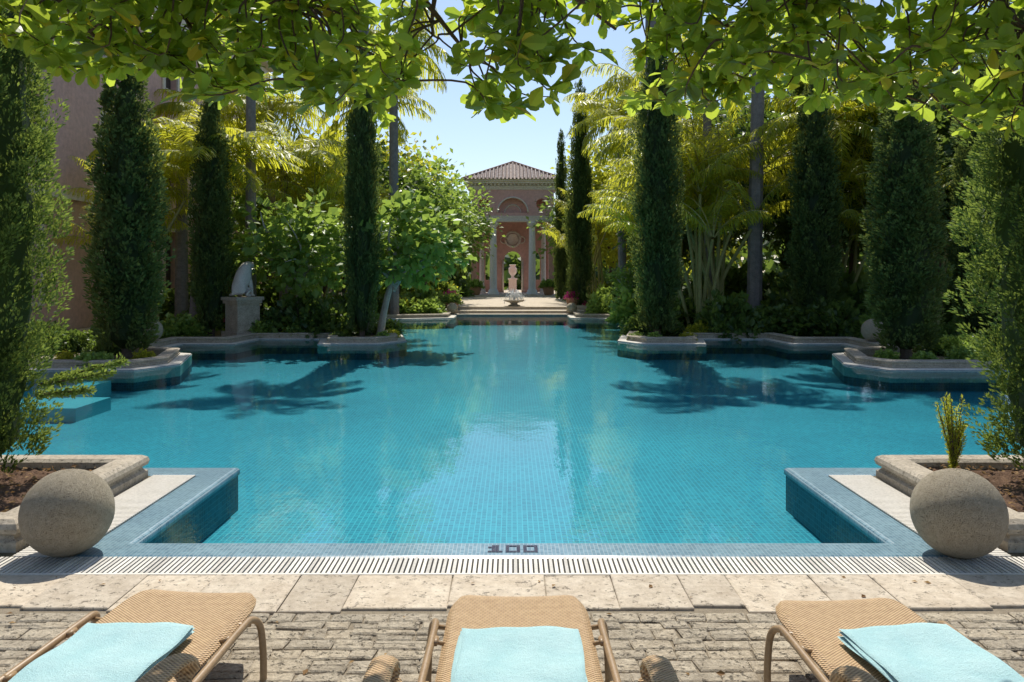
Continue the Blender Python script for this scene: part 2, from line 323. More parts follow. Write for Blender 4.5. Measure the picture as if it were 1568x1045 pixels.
# ------------------------------------------------------------------ vegetation
def cypress(seed,H,Rm,nplume,per,leaf,plen,mat,wleaf=.16,pw=.2):
    rs=R(seed); b=MB()
    prof=lambda t:(.72+.28*np.minimum(t/.22,1))*np.power(np.clip(1-np.clip((t-.35)/.65,0,1)**1.9,0,1),.8)
    addtube(b,[(0,0,-.05),(0,0,.4),(0,0,H*.7)],[Rm*.2,Rm*.16,.03],1,8)
    n=28; tt=np.linspace(0,1,n); a=np.arange(20)/20*2*np.pi
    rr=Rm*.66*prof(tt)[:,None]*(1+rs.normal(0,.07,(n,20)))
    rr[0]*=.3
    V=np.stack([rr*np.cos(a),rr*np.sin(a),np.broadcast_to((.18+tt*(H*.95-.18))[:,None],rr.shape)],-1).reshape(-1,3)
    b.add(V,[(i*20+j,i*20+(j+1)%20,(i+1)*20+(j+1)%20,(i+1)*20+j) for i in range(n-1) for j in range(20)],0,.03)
    t=rs.rand(nplume*2); t=t[rs.rand(len(t))<prof(t)*.9+.1][:nplume]; N=len(t)
    an=rs.rand(N)*2*np.pi
    lump=1+.09*np.sin(an*3+t*9+seed)+.07*np.sin(an*5-t*23)+.06*np.sin(t*41+an)
    dep=rs.rand(N)
    r=Rm*prof(t)*lump*(.66+.27*dep)
    rad=np.stack([np.cos(an),np.sin(an),np.zeros(N)],1)
    base=rad*r[:,None]; base[:,2]=.12+t*(H-.35)
    ax=nrm(rad*rs.uniform(.1,.6,(N,1))+A([0,0,1.])+rs.normal(0,.16,(N,3)))
    L=plen*rs.uniform(.6,1.3,N)*(.6+.4*prof(t))
    u=rs.rand(N,per); ph=rs.rand(N,per)*2*np.pi
    e1=nrm(np.cross(ax,rad)); e2=np.cross(ax,e1)
    w=(L*pw)[:,None]*np.sin(np.pi*np.clip(u*.9+.1,0,1))
    off=(np.cos(ph)*w)[...,None]*e1[:,None]+(np.sin(ph)*w)[...,None]*e2[:,None]
    pos=base[:,None]+ax[:,None]*(u*L[:,None])[...,None]+off
    d=ax[:,None]*1.0+nrm(off+1e-6)*.7+rad[:,None]*.25+rs.normal(0,.25,(N,per,3))
    pos=pos.reshape(-1,3); d=d.reshape(-1,3)
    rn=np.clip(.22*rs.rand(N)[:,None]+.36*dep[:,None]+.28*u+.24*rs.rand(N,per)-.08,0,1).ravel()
    T,TF=tmpl(wleaf,.03); V,F,c=place(T,TF,pos,d,rs.normal(0,1,(len(pos),3)),leaf*rs.uniform(.6,1.3,len(pos)),rn)
    b.add(V,F,0,c); return b.mesh('cypress_tree',[mat,M['bark']])
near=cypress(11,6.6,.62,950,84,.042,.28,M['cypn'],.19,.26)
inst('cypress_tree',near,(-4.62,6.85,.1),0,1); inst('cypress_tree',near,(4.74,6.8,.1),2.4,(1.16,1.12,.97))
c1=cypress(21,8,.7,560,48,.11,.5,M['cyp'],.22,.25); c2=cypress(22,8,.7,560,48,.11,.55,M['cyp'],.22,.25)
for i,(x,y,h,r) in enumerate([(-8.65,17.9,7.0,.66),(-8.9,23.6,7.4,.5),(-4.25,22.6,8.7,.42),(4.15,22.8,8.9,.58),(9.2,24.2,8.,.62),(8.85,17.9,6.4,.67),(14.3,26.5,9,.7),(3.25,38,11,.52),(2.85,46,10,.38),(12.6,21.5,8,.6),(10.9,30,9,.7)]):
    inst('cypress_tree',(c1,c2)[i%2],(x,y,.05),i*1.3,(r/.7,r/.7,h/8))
b=MB(); rs=R(7)
for (p0,p1) in (((-4.1,6.9,1.0),(-3.42,6.8,1.12)),((-4.0,6.95,1.05),(-3.36,6.9,1.2)),((-4.0,6.7,.95),(-3.5,6.6,1.0))):
    p0=A(p0);p1=A(p1); u=rs.rand(420); pos=p0+(p1-p0)*u[:,None]+rs.normal(0,.016,(420,3)); T,TF=tmpl(.2,.03)
    V,F,c=place(T,TF,pos,nrm(p1-p0)+rs.normal(0,.6,(420,3)),rs.normal(0,1,(420,3)),.05,.5+.5*rs.rand(420)); b.add(V,F,0,c); addtube(b,[p0,(p0+p1)/2,p1],[.012,.009,.004],1,6)
b.obj('cypress_side_branch',[M['cypn'],M['bark']])
b=MB(); rs=R(8)
for k in range(18):
    a=rs.rand()*6.28; l=rs.uniform(.25,.62); p0=A([0,0,rs.uniform(.02,.1)]); p1=A([math.cos(a)*.17*rs.rand(),math.sin(a)*.17*rs.rand(),l+.1]); u=rs.rand(160)
    pos=p0+(p1-p0)*u[:,None]+rs.normal(0,.012,(160,3)); T,TF=tmpl(.12,.03); V,F,c=place(T,TF,pos,nrm(p1-p0)+rs.normal(0,.6,(160,3)),rs.normal(0,1,(160,3)),.038,rs.rand(160)); b.add(V,F,0,c)
    addtube(b,[p0,(p0+p1)/2,p1],[.008,.006,.003],1,5)
o=b.obj('young_conifer',[M['yel'],M['bark']]); o.location=(4.02,7.25,.13)

def broad(name,seed,H,cc,cr,ncl,per,leaf,tr,mat,bark,wl=.34,spread=.17,nlimb=12):
    rs=R(seed); b=MB(); cc=A(cc,);cr=A(cr)
    d=nrm(rs.normal(0,1,(ncl,3))); cen=cc+d*cr*(rs.rand(ncl,1)**.45)*(1+.25*np.sin(d[:,:1]*5+seed)*np.cos(d[:,1:2]*6))
    top=A([cc[0]*.5,cc[1]*.5,cc[2]-cr[2]*.6])
    addtube(b,spl([(0,0,-.1),(cc[0]*.15+.05,0,top[2]*.5),top],8),np.linspace(tr,tr*.65,9),1,8)
    for k in range(nlimb):
        e=cen[k]; mid=(top+e)/2+rs.normal(0,.12,3)*cr; q=spl([top-A([0,0,rs.rand()*.3*top[2]]),mid,e],6); addtube(b,q,np.linspace(tr*.5,tr*.08,len(q)),1,6)
    sp=spread*cr.mean()*rs.uniform(.6,1.4,(ncl,1,1)); g=rs.normal(0,1,(ncl,per,3))*sp*A([1,1,.7]); pos=(cen[:,None]+g).reshape(-1,3)
    dr=(nrm(g)*.8+d[:,None]*.5+rs.normal(0,.6,g.shape)+A([0,0,-.25])).reshape(-1,3)
    up=A([0,0,1.])+rs.normal(0,.55,(len(pos),3))
    rn=np.clip(.5*np.repeat(rs.rand(ncl),per)+.5*rs.rand(len(pos)),0,1)
    T,TF=tmpl(wl,.1); V,F,c=place(T,TF,pos,dr,up,leaf*rs.uniform(.6,1.3,len(pos)),rn); b.add(V,F,0,c)
    return b.mesh(name,[mat,bark])
f1=broad('fig_tree',31,4,(.3,0,2.75),(2.1,1.6,1.5),80,24,.28,.10,M['fig'],M['pale_bark'],.42,.12,20)
f2=broad('fig_tree',32,4,(.9,0,2.75),(1.6,1.5,1.4),72,24,.28,.12,M['fig'],M['pale_bark'],.42,.13,20)
inst('fig_tree',f1,(-6.7,24.6,0)); inst('fig_tree',f2,(-3.95,23.7,0)); inst('fig_tree',f1,(-10.2,28.5,0),2,.8); inst('fig_tree',f2,(4.6,31.5,0),1,.55)
T1=broad('garden_tree',41,9,(0,0,6.4),(3.0,3.0,3.2),150,34,.38,.2,M['dark'],M['bark'])
T2=broad('garden_tree',42,9,(0,0,6.0),(2.6,2.6,3.4),130,34,.36,.18,M['yel'],M['bark'])
T3=broad('garden_tree',43,9,(0,0,5.2),(2.6,2.6,3.0),130,34,.34,.18,M['fig'],M['bark'])
for i,(x,y,k,s) in enumerate([(8.6,36,0,1.0),(13.5,38,0,1.15),(17.5,33,0,1.1),(21,27,0,1.2),(16.5,22.5,0,.9),(5.8,46,1,1.0),(10.5,44,1,1.1),(15,30,1,.9),(11.2,32,0,.95),(7.2,40,1,.85),(17.5,17,0,.95),(13.4,25,0,.8),(12.2,28.5,0,.85),(6.6,33.5,0,.7),
   (-8.2,35,1,.85),(-6.3,44,1,1.0),(-4.4,40,2,.9),(-10,45,1,1.1),(-6.5,31,1,.62),(-3.9,50,2,.95),(4.6,52,2,.95),(-7.2,38,0,.85),(-11,36,2,.95)]):
    inst('garden_tree',(T1,T2,T3)[k],(x,y,-.1),i*1.9,s)
b=MB(); rs=R(50)
for s in range(220):
    x=rs.uniform(-60,60); y=rs.uniform(68,84); hh=(6.0 if abs(x)<7 else 10)*rs.uniform(.5,1.); n=50
    p=A([x,y,0])+rs.normal(0,1,(n,3))*A([1.8,1.8,.1])+A([0,0,1])*rs.rand(n,1)*hh; T,TF=tmpl(.45,.1)
    V,F,c=place(T,TF,p,rs.normal(0,1,(n,3)),rs.normal(0,1,(n,3)),1.2,np.clip(rs.rand()*.5+rs.rand(n)*.5,0,1)); b.add(V,F,0,c)
b.obj('distant_trees',[M['dark']])
def palm(seed,H,tr,nf,L,lean=0,mat=None,stems=1,leaflet=.7,droop=1.5,m=48):
    rs=R(seed); b=MB()
    quad=([(-.036,0,0),(.036,0,0),(.03,.6,.0),(-.03,.6,.0)],[(0,1,2,3)]); P=[];D=[];U=[];S=[];C=[]
    for st in range(stems):
        hx,hy=(rs.normal(0,.25,2) if stems>1 else (0,0)); h=H*(1 if stems==1 else rs.uniform(.55,1.05)); lx,ly=(rs.normal(0,.9,2) if stems>1 else (lean,0))
        tp=A([hx+lx,hy+ly,h]); q=spl([(hx,hy,-.1),(hx+lx*.35,hy+ly*.35,h*.5),tp],int(max(16,h*4)))
        rr=np.linspace(tr*1.15,tr*.8,len(q))*(1+.05*(np.arange(len(q))%2)); addtube(b,q,rr,1 if stems==1 else 2,10)
        for f in range(nf):
            a=f*2.4+rs.rand()*.5; e0=rs.uniform(-.1,1.35) if stems==1 else rs.uniform(.7,1.4); Lf=L*rs.uniform(.75,1.1)
            n=22; s_=np.linspace(0,1,n); ang=e0-droop*rs.uniform(.8,1.2)*s_**1.3
            dx=np.cos(ang)*Lf/n; dz=np.sin(ang)*Lf/n; rx=np.cumsum(dx); rz=np.cumsum(dz)
            o=A([math.cos(a),math.sin(a),0]); side=A([-math.sin(a),math.cos(a),0]); pts=tp+rx[:,None]*o+rz[:,None]*A([0,0,1.]); tan=np.cos(ang)[:,None]*o+np.sin(ang)[:,None]*A([0,0,1.])
            addtube(b,pts[::3],np.linspace(.025,.007,len(pts[::3])),2,4)
            uu=np.linspace(.12,.99,m); pi_=np.stack([np.interp(uu,s_,pts[:,k]) for k in range(3)],1); ti=np.stack([np.interp(uu,s_,tan[:,k]) for k in range(3)],1)
            lc=rs.rand()*.5
            for sg in (-1,1):
                dd=side*sg*.75+ti*.5+A([0,0,-.55])+rs.normal(0,.14,(m,3)); ln=leaflet*(np.sin(np.pi*np.clip(uu*.85+.1,0,1))**.6)*rs.uniform(.85,1.1,m)
                P.append(pi_);D.append(dd);U.append(np.tile(A([0,0,1.]),(m,1))+rs.normal(0,.3,(m,3)));S.append(ln);C.append(np.clip(lc+rs.rand(m)*.5,0,1))
                d2=dd+A([0,0,-.9]); P.append(pi_+nrm(dd)*(ln*.58)[:,None]);D.append(d2);U.append(np.tile(A([0,0,1.]),(m,1)));S.append(ln*.85);C.append(C[-1])
    V,F,c=place(*quad,np.concatenate(P),np.concatenate(D),np.concatenate(U),np.concatenate(S),np.concatenate(C)); b.add(V,F,0,c)
    return b.mesh('palm_tree',[mat or M['palm'],M['ptrunk'],M['stem']])
p1=palm(61,9,.2,24,3.3); p2=palm(62,9,.17,22,3.1,.5); p3=palm(63,4.6,.05,7,2.4,0,None,8,.45,1.2,40); p4=palm(64,13.2,.21,20,2.9,.3)
for i,(x,y,h,k) in enumerate([(-11.2,27,6.2,0),(-9.6,32,8.4,1),(-4.9,33,11,0),(-7,37,9.5,1),(4.9,35,8.6,1),(7.2,29,9.3,1),(5.6,31.5,7.2,0),(11.6,29,9.6,1),(13.2,27,7.8,0),(-9.9,24.8,5.4,1),(6.2,38,10.5,0),(-12.6,33,8.2,0),(10.4,26,6.8,0),(-8.4,29.5,6.2,0)]):
    inst('palm_tree',(p1,p2)[k],(x,y,0),i*2.1,(1,1,h/9))
for i,(x,y,s,w_) in enumerate([(7.9,26,1.05,1),(4.3,24.2,1.0,1),(-4.4,24.4,1.0,.8),(-8.4,25.6,.95,.8),(14.8,27,1.,1),(-9.2,24.3,.80,.7),(9.5,25.0,.82,.8)]): inst('palm_tree',p4,(x,y,0),i*1.7,(s*w_,s*w_,s))
for i,(x,y,s) in enumerate([(6.5,26,1.1),(5.9,28.8,1.2),(10.8,26.5,1.1),(-7.6,29.5,1.1),(12.4,24,.9),(4.2,41,1.1),(-11.6,25,.95),(7.0,27.2,1.25)]): inst('clumping_palm',p3,(x,y,0),i,s)
def shrub(seed,mat,leaf,n=1200,wl=.38):
    rs=R(seed); b=MB(); d=nrm(rs.normal(0,1,(n,3))); d[:,2]=abs(d[:,2]); r=(rs.rand(n,1)**.35)*(1+.25*np.sin(d[:,:1]*7+seed)*np.sin(d[:,1:2]*6+d[:,2:]*5))
    T,TF=tmpl(wl,.1); V,F,c=place(T,TF,d*r*A([1,1,.95]),d+rs.normal(0,.6,(n,3)),A([0,0,1.])+rs.normal(0,.7,(n,3)),leaf*rs.uniform(.6,1.3,n),np.clip(rs.rand(n)*.7+.3*r[:,0]**3,0,1)); b.add(V,F,0,c)
    for k in range(6):
        a=k*1.05; addtube(b,[(0,0,-.05),(.2*math.cos(a),.2*math.sin(a),.35),(.55*math.cos(a),.55*math.sin(a),.75)],[.03,.02,.01],1,5)
    return b.mesh('shrub',[mat,M['bark']])
sh=[shrub(71,M['dark'],.22),shrub(72,M['fig'],.26),shrub(73,M['yel'],.2),shrub(74,M['dark'],.19),shrub(75,M['flower'],.16,900)]
rs=R(80)
def shr(k,x,y,s,h=1.): inst('shrub' if k<4 else 'bougainvillea',sh[k],(x,y,.0),rs.rand()*6,(s,s,s*h))
for s in (-1,1):
    for (x0,x1,y,sc,kk,cnt) in [(3.7,5.1,24.4,.42,(0,3),3),(5.4,8.6,24.2,.8,(0,0,3),7),(5.4,8.4,23.7,.34,(1,2),8),(9.3,12,23,.7,(0,1),5),(9.3,12,18.9,.45,(0,3,1),4),(8.2,12,16.6,.25,(1,2),7),(10,14,20.9,.5,(0,1),5),(5.6,7.5,27,.8,(0,1),4),(5.6,7,30.5,.7,(1,0),4),(3.6,6,34,.6,(0,1,2),6),(3.8,4.6,37,.8,(0,1),3),(3.9,5.4,43,1.1,(0,1,2),5),(7,13,31,1.3,(0,1,0),8),(9,14,26,1.3,(0,1,0),8),(4.2,9,50,1.6,(0,1),5),(12,15,15,.7,(0,1),4),(11.5,13,9,.8,(0,1),4)]:
        for c in range(cnt):
            x=s*rs.uniform(x0,x1)
            sc_=min(sc,.5) if (x<-7.2 and 16<y<29) else sc
            if x<-12.8: continue
            shr(kk[rs.randint(len(kk))],x,y+rs.uniform(-.4,.4),sc_*rs.uniform(.75,1.25),rs.uniform(.8,1.3))
shr(1,4.9,30.2,1.0,1.1); shr(4,-10.,27.6,.5,1.2); shr(4,-3.6,40,.7); shr(4,-6.2,27.4,.6,1.5); shr(4,3.7,40,.6)
for x,y in ((-4.9,22.4),(-3.6,22.2),(-3.5,23.2),(3.5,22.3),(4.9,22.2),(3.9,21.95),(-8.0,17.3),(-9.5,17.0),(9.6,17.0),(8.1,17.2)): shr((1,2,3)[int(x*10)%3],x,y,.24)

# foreground canopy (two trees standing behind the camera position, boughs overhead)
bx=[-3.6,-2.8,-2.43,-1.93,-1.46,-1.03,-.66,-.52,-.41,-.3,-.12,.06,.2,.42,.6,.78,1.14,1.68,2.,2.4,2.7,3.,3.6]
bz=[3.75,3.55,3.02,3.04,2.90,2.88,2.78,2.90,3.3,3.02,2.80,2.82,3.05,3.0,3.2,2.88,2.92,2.96,2.82,2.8,2.66,2.72,2.8]
def canopy(name,seed,root,x0,x1,nsp):
    rs=R(seed); b=MB(); root=A(root,float)
    crown=root+A([0,.5,3.0]); addtube(b,spl([root,root+A([.1,.1,1.6]),crown],10),np.linspace(.2,.13,11),1,10)
    bough=[]
    for k in range(15):
        hx=x0+(x1-x0)*(k+.5)/15; h=A([hx,rs.uniform(3.3,4.1),rs.uniform(3.45,3.95)]); e=h+A([rs.uniform(-.7,.7),rs.uniform(.2,.7),rs.uniform(-.45,-.05)])
        q=spl([crown-A([0,0,.3*rs.rand()]),(crown+h)/2+A([0,0,.35]),h,e],24); addtube(b,q,np.linspace(.055,.008,len(q)),1,7); bough.append(q[len(q)//2:])
    BP=np.concatenate(bough)
    LT=[(0,0,0),(-.17,.30,.05),(-.30,.62,.08),(-.20,.90,.02),(0,1,-.05),(.20,.90,.02),(.30,.62,.08),(.17,.30,.05),(0,.5,-.01)]
    LF=[(0,8,2,1),(8,4,3,2),(8,6,5,4),(0,7,6,8)]
    P=[];D=[];U=[];S=[];C=[]
    for k in range(nsp):
        x=rs.uniform(x0,x1); y=rs.uniform(3.6,4.7); zb=np.interp(x,bx,bz)+(y-4.4)*.2
        z=zb+.05+(4.0-zb)*rs.rand()**1.15
        if (-.55<x<-.22 or .12<x<.72) and z<3.44 and rs.rand()<.88: continue
        if -.25<x<.15 and 3.12<z<3.4 and rs.rand()<.6: continue
        e=A([x,y,z]); dd=np.linalg.norm((BP-e)*A([1,1,.9]),axis=1); h=BP[dd.argmin()]
        if dd.min()>.5 and rs.rand()<.5:   # start a side twig from an earlier spray instead of a long hanging string
            if P: pq=A(P[-400:]); h2=pq[np.linalg.norm(pq-e,axis=1).argmin()]; h=h2 if np.linalg.norm(h2-e)<dd.min() else h
        mid=(h+e)/2+A([rs.uniform(-.12,.12),rs.uniform(-.1,.1),.08*abs(h[2]-z)+.04]); tipd=nrm(A([e[0]-h[0]+rs.uniform(-.3,.3),e[1]-h[1]+rs.uniform(-.3,.3),rs.uniform(-.12,.12)]))
        q=spl([h,mid,e,e+tipd*.16],12); addtube(b,q,np.linspace(.007,.0025,len(q)),1,5)
        nl=rs.randint(14,25); base_c=rs.rand()*.45
        for j in range(nl):
            u=1-(rs.rand()**1.1)*.6; i=u*(len(q)-1); i0=min(int(i),len(q)-2); p=q[i0]+(q[i0+1]-q[i0])*(i-i0); tg=nrm(q[i0+1]-q[i0])
            a=rs.normal(0,1,3)*A([1,1,.55]); P.append(p); D.append(tg*.6+a*.8+A([0,0,-.08])); U.append(A([0,0,1.])+rs.normal(0,.5,3)); S.append(rs.uniform(.07,.132)); 
            C.append(rs.uniform(.91,1) if rs.rand()<.05 else min(.89,base_c+rs.rand()*.45))
    V,F,c=place(LT,LF,A(P),A(D),A(U),A(S),A(C)); b.add(V,F,0,c); return b.obj(name,[M['canopy'],M['bark']])
canopy('overhanging_tree',91,(-2.6,.3,0),-3.0,.25,350); canopy('overhanging_tree',92,(2.6,.2,0),.0,3.5,380)

# ------------------------------------------------------------------ buildings
def boolcut(o,cutters):
    for c in cutters:
        m=o.modifiers.new('b','BOOLEAN'); m.object=c; m.operation='DIFFERENCE'; m.solver='EXACT'
    dg=bpy.context.evaluated_depsgraph_get(); me=bpy.data.meshes.new_from_object(o.evaluated_get(dg)); o.modifiers.clear(); o.data=me
    for c in cutters: bpy.data.objects.remove(c)
def prism(pts,y0,y1):
    n=len(pts); b=MB(); b.add([(x,y0,z) for x,z in pts]+[(x,y1,z) for x,z in pts],[(i,(i+1)%n,(i+1)%n+n,i+n) for i in range(n)],0)
    b.add([(x,y0,z) for x,z in pts],[list(range(n))[::-1]]); b.add([(x,y1,z) for x,z in pts],[list(range(n))])
    o=b.obj('cut',[M['pink']]); bm=bmesh.new(); bm.from_mesh(o.data); bmesh.ops.remove_doubles(bm,verts=bm.verts,dist=1e-5); bmesh.ops.recalc_face_normals(bm,faces=bm.faces); bm.to_mesh(o.data); bm.free(); return o
def arch_cut(cx,z0,z1,w,y0,y1):
    a=np.linspace(0,np.pi,17); return prism([(cx+w/2*math.cos(t),z1+w/2*math.sin(t)) for t in a]+[(cx-w/2,z0),(cx+w/2,z0)],y0,y1)
def circ_cut(cx,cz,r,y0,y1):
    a=np.arange(28)/28*2*np.pi; return prism([(cx+r*math.cos(t),cz+r*math.sin(t)) for t in a],y0,y1)
def ring(mb,cx,cz,r,y,th=.07,a0=0,a1=2*np.pi,mi=0):
    a=np.linspace(a0,a1,33); addtube(mb,[(cx+r*math.cos(t),y,cz+r*math.sin(t)) for t in a],th,mi,6)
pav=empty('garden_pavilion',(0.05,54,.3)); W=2.85
b=MB(); b.add(*box(-W+.06,W-.06,0,.5,5.25,7.1)); fz=b.obj('frieze_wall',[M['pink']])
boolcut(fz,[arch_cut(0,5.54,5.55,2.0,-.3,.42),circ_cut(-1.95,6.15,.36,-.3,.6),circ_cut(1.95,6.15,.36,-.3,.6)]); fz.parent=pav
b=MB(); ring(b,0,5.55,1.03,-.02,.06,0,np.pi); ring(b,0,5.55,.55,.4,.05,0,np.pi); b.obj('moulding_rings',[M['cream']],pav,True)
b=MB()
for z0,z1,p in ((7.1,7.22,.06),(7.22,7.36,.12),(7.5,7.64,.38),(7.64,7.76,.5)): b.add(*box(-W-p,W+p,-p,6+p,z0,z1))
b.add(*box(-W-.05,W+.05,-.05,6,7.36,7.5))
for i in range(24):
    x=-W-.2+(2*W+.4)*i/23; b.add(*box(x-.06,x+.06,-.28,-.055,7.37,7.495))
b.add(*box(-W-.08,W+.08,-.1,.6,4.93,5.06)); b.add(*box(-W,W,-.03,.55,5.06,5.245))
b.add(*box(-W-.03,W+.03,-.05,.02,5.245,5.33)); b.obj('cornice',[M['cream']],pav)
b=MB(); e=W+.55; z0=7.765; ap=1.55
b.add([(-e,-.6,z0),(e,-.6,z0),(e,6.6,z0),(-e,6.6,z0)],[(0,3,2,1)],0); b.add([(-e,-.6,z0),(e,-.6,z0),(0,2.8,z0+ap)],[(0,1,2)]); b.add([(e,6.6,z0),(-e,6.6,z0),(0,3.2,z0+ap)],[(0,1,2)])
b.add([(e,-.6,z0),(e,6.6,z0),(0,3.2,z0+ap),(0,2.8,z0+ap)],[(0,1,2,3)]); b.add([(-e,6.6,z0),(-e,-.6,z0),(0,2.8,z0+ap),(0,3.2,z0+ap)],[(0,1,2,3)])
for sx in (-1,1): addtube(b,[(sx*e,-.6,z0+.03),(sx*e/2,1.1,z0+.03+ap/2),(0,2.8,z0+ap+.04)],.09,1,6)
for i in range(27):
    x=-e+2*e*i/26; f=1-abs(x)/e; addtube(b,[(x,-.66,z0+.03),(x,-.6+3.4*f*.5,z0+.03+ap*f*.5),(x,-.6+3.4*f,z0+.03+ap*f)],.07,0,6,rnd=R(i).rand())
b.obj('tiled_roof',[M['roof'],M['terra']],pav)
def column(mb,x,y,h,r,mi=0):
    lathe(mb,[(0,h),(r*1.5,h),(r*1.5,h-.1),(r*1.35,h-.14),(r*1.15,h-.3),(r*.86,h-.34),(r*.84,h-.4),(r*.95,h*.45),(r,.4),(r*1.05,.34),(r*1.35,.28),(r*1.35,.16),(r*1.55,.14),(r*1.55,0)],(x,y,0),20,mi)
b=MB()
for x in (-1.32,1.32): column(b,x,.25,4.925,.25)
b.obj('columns',[M['col']],pav,True)
b=MB()
for x in (-2.2,2.2): column(b,x,3.0,4.925,.18)
b.obj('inner_columns',[M['cream']],pav,True)
b=MB()
for s in (-1,1):
    x0,x1=sorted((s*2.45,s*2.8)); b.add(*box(x0,x1,.0,.45,0,4.92)); x0,x1=sorted((s*2.62,s*2.78)); b.add(*box(x0,x1,2.0,2.3,0,7.09)); b.add(*box(x0,x1,4.5,5.69,0,7.09)); b.add(*box(x0,x1,.455,1.995,5.0,7.09)); b.add(*box(x0,x1,2.305,4.495,4.9,7.09))
b.obj('side_walls',[M['pink']],pav)
b=MB(); b.add(*box(-2.81,2.81,5.7,5.95,0,7.05)); bw=b.obj('back_wall',[M['pink']],None); boolcut(bw,[arch_cut(0,-.1,2.4,1.3,5,6.5),arch_cut(-1.65,.9,2.6,.8,5,6.5),arch_cut(1.65,.9,2.6,.8,5,6.5)]); bw.parent=pav
b=MB(); ring(b,0,3.95,.55,5.6,.1); lathe(b,[(0,.0),(.3,.02),(.42,.1)],(0,0,0),16); b.V[-1]=A([[v[0],5.6-v[2],v[1]+3.95] for v in b.V[-1]])
for x in (-1.1,1.1): ring(b,x*.6,3.9,.25,5.62,.05)
b.add(*box(-.8,-.652,5.62,5.69,0,2.4)); b.add(*box(.652,.8,5.62,5.69,0,2.4))
b.obj('wall_cartouche',[M['cream']],pav,True)
# garden urn on a pedestal framed by the arch
b=MB(); b.add(*box(-.3,.3,6.9,7.5,0,.9)); b.add(*box(-.36,.36,6.84,7.56,.901,1.0)); lathe(b,[(0,1.0),(.2,1.0),(.1,1.12),(.12,1.2),(.3,1.45),(.32,1.75),(.2,1.95),(.28,2.05),(.24,2.06),(0,2.0)],(0,7.2,0),20); b.obj('stone_urn',[M['marble']],pav)
hs=empty('pink_house',(-14.6,0,0)); H=14.2
b=MB(); b.add(*box(-9,0,6,47,0,H)); wl=b.obj('walls',[M['pinkh']],None)
cs=[]; YY=(14,19,24,29,34,39,44); ZZ=((1.0,2.6),(5.4,2.2),(9.6,2.0))
for yy in YY:
    for zz,h_ in ZZ:
        c_=MB(); c_.add(*box(-.3,.3,yy-.65,yy+.65,zz,zz+h_)); cs.append(c_)
boolcut(wl,[c_.obj('cut',[M['pinkh']]) for c_ in cs]); wl.parent=hs
b=MB(); g=MB()
for yy in YY:
    for zz,h_ in ZZ:
        g.add(*box(-.27,-.25,yy-.64,yy+.64,zz+.01,zz+h_-.01)); b.add(*box(.003,.07,yy-.8,yy-.652,zz-.1,zz+h_+.15)); b.add(*box(.003,.07,yy+.652,yy+.8,zz-.1,zz+h_+.15)); b.add(*box(.003,.12,yy-.65,yy+.65,zz+h_+.002,zz+h_+.15)); b.add(*box(.003,.14,yy-.65,yy+.65,zz-.12,zz-.002)); b.add(*box(-.24,-.19,yy-.03,yy+.03,zz+.01,zz+h_-.01))
b.add(*box(.003,.12,6,47,4.3,4.55)); b.add(*box(.003,.15,6,47,12.4,12.6)); b.add(*box(.003,.3,5.8,47.2,13.3,13.7)); b.add(*box(.003,.75,5.7,47.3,13.705,14.0)); b.add(*box(.004,.02,6,47,12.61,13.29))
b.obj('cornice_and_frames',[M['cream']],hs); g.obj('windows',[M['glass']],hs)
b=MB(); b.add([(1.1,5.5,H),(1.1,47.6,H),(-4.5,43,H+2.2),(-4.5,10,H+2.2)],[(0,1,2,3)]); b.add([(1.1,47.6,H),(-9.6,47.6,H),(-4.5,43,H+2.2)],[(0,1,2)]); b.add([(-9.6,47.6,H),(-9.6,5.5,H),(-4.5,10,H+2.2),(-4.5,43,H+2.2)],[(0,1,2,3)]); b.add([(-9.6,5.5,H),(1.1,5.5,H),(-4.5,10,H+2.2)],[(0,1,2)])
b.add([(1.1,5.5,H-.02),(1.1,47.6,H-.02),(-9.6,47.6,H-.02),(-9.6,5.5,H-.02)],[(3,2,1,0)],1)
for i in range(170):
    y=5.6+i*.248; addtube(b,[(1.18,y,H-.02),(.7,y,H+.18)],.09,1,6,rnd=R(i).rand())
b.obj('tiled_roof',[M['roof'],M['terra']],hs)
b=MB(); b.add([(-14.5,14,.006),(-9.7,14,.006),(-9.7,29,.006),(-14.5,29,.006)],[(0,1,2,3)]); b.obj('side_terrace',[M['slab']])

# ------------------------------------------------------------------ fountain, pots, statue
b=MB(); lathe(b,[(0,.0),(.30,.0),(.26,.05),(.16,.08),(.16,.14),(.44,.22),(.5,.28),(.46,.29),(.3,.24),(0,.22)],(0,0,0),28,0)
b2=MB(); rs=R(5)
for k in range(46):
    a=rs.rand()*6.28; v=rs.uniform(.12,.62); h=rs.uniform(.35,.8)*(1-.5*v); tt=np.linspace(0,rs.uniform(.6,1),9)
    pts=np.stack([v*tt*math.cos(a),v*tt*math.sin(a),.25+3.6*h*tt*(1-tt)-.2*tt*tt+rs.normal(0,.01,9)],1); addtube(b2,pts,np.linspace(.006,.012,9)*rs.uniform(.6,1.4),0,4)
for k in range(220):
    a=rs.rand()*6.28; v=rs.rand()**.7*.62; p=A([v*math.cos(a),v*math.sin(a),.25+rs.rand()**1.6*(.75-.5*v)]); r_=rs.uniform(.006,.018); addtube(b2,[p,p+A([0,0,-.015]),p+A([.003,0,-.03])],[r_*.4,r_,r_*.3],0,4)
fo=empty('garden_fountain',(.1,36.9,.3)); b.obj('stone_bowl',[M['stone']],fo,True); b2.obj('water_jets',[M['foam']],fo,True)
def pot(x,y,z,k,s=1):
    e=empty('flower_pot',(x,y,z)); e.scale=(s,s,s); b=MB(); lathe(b,[(0,0),(.2,0),(.24,.08),(.33,.38),(.36,.42),(.36,.48),(.31,.48),(.29,.42),(0,.42)],(0,0,0),20); b.obj('terracotta_pot',[M['terra']],e,True)
    inst('potted_plant',sh[k],(0,0,.4),1,.42,e)
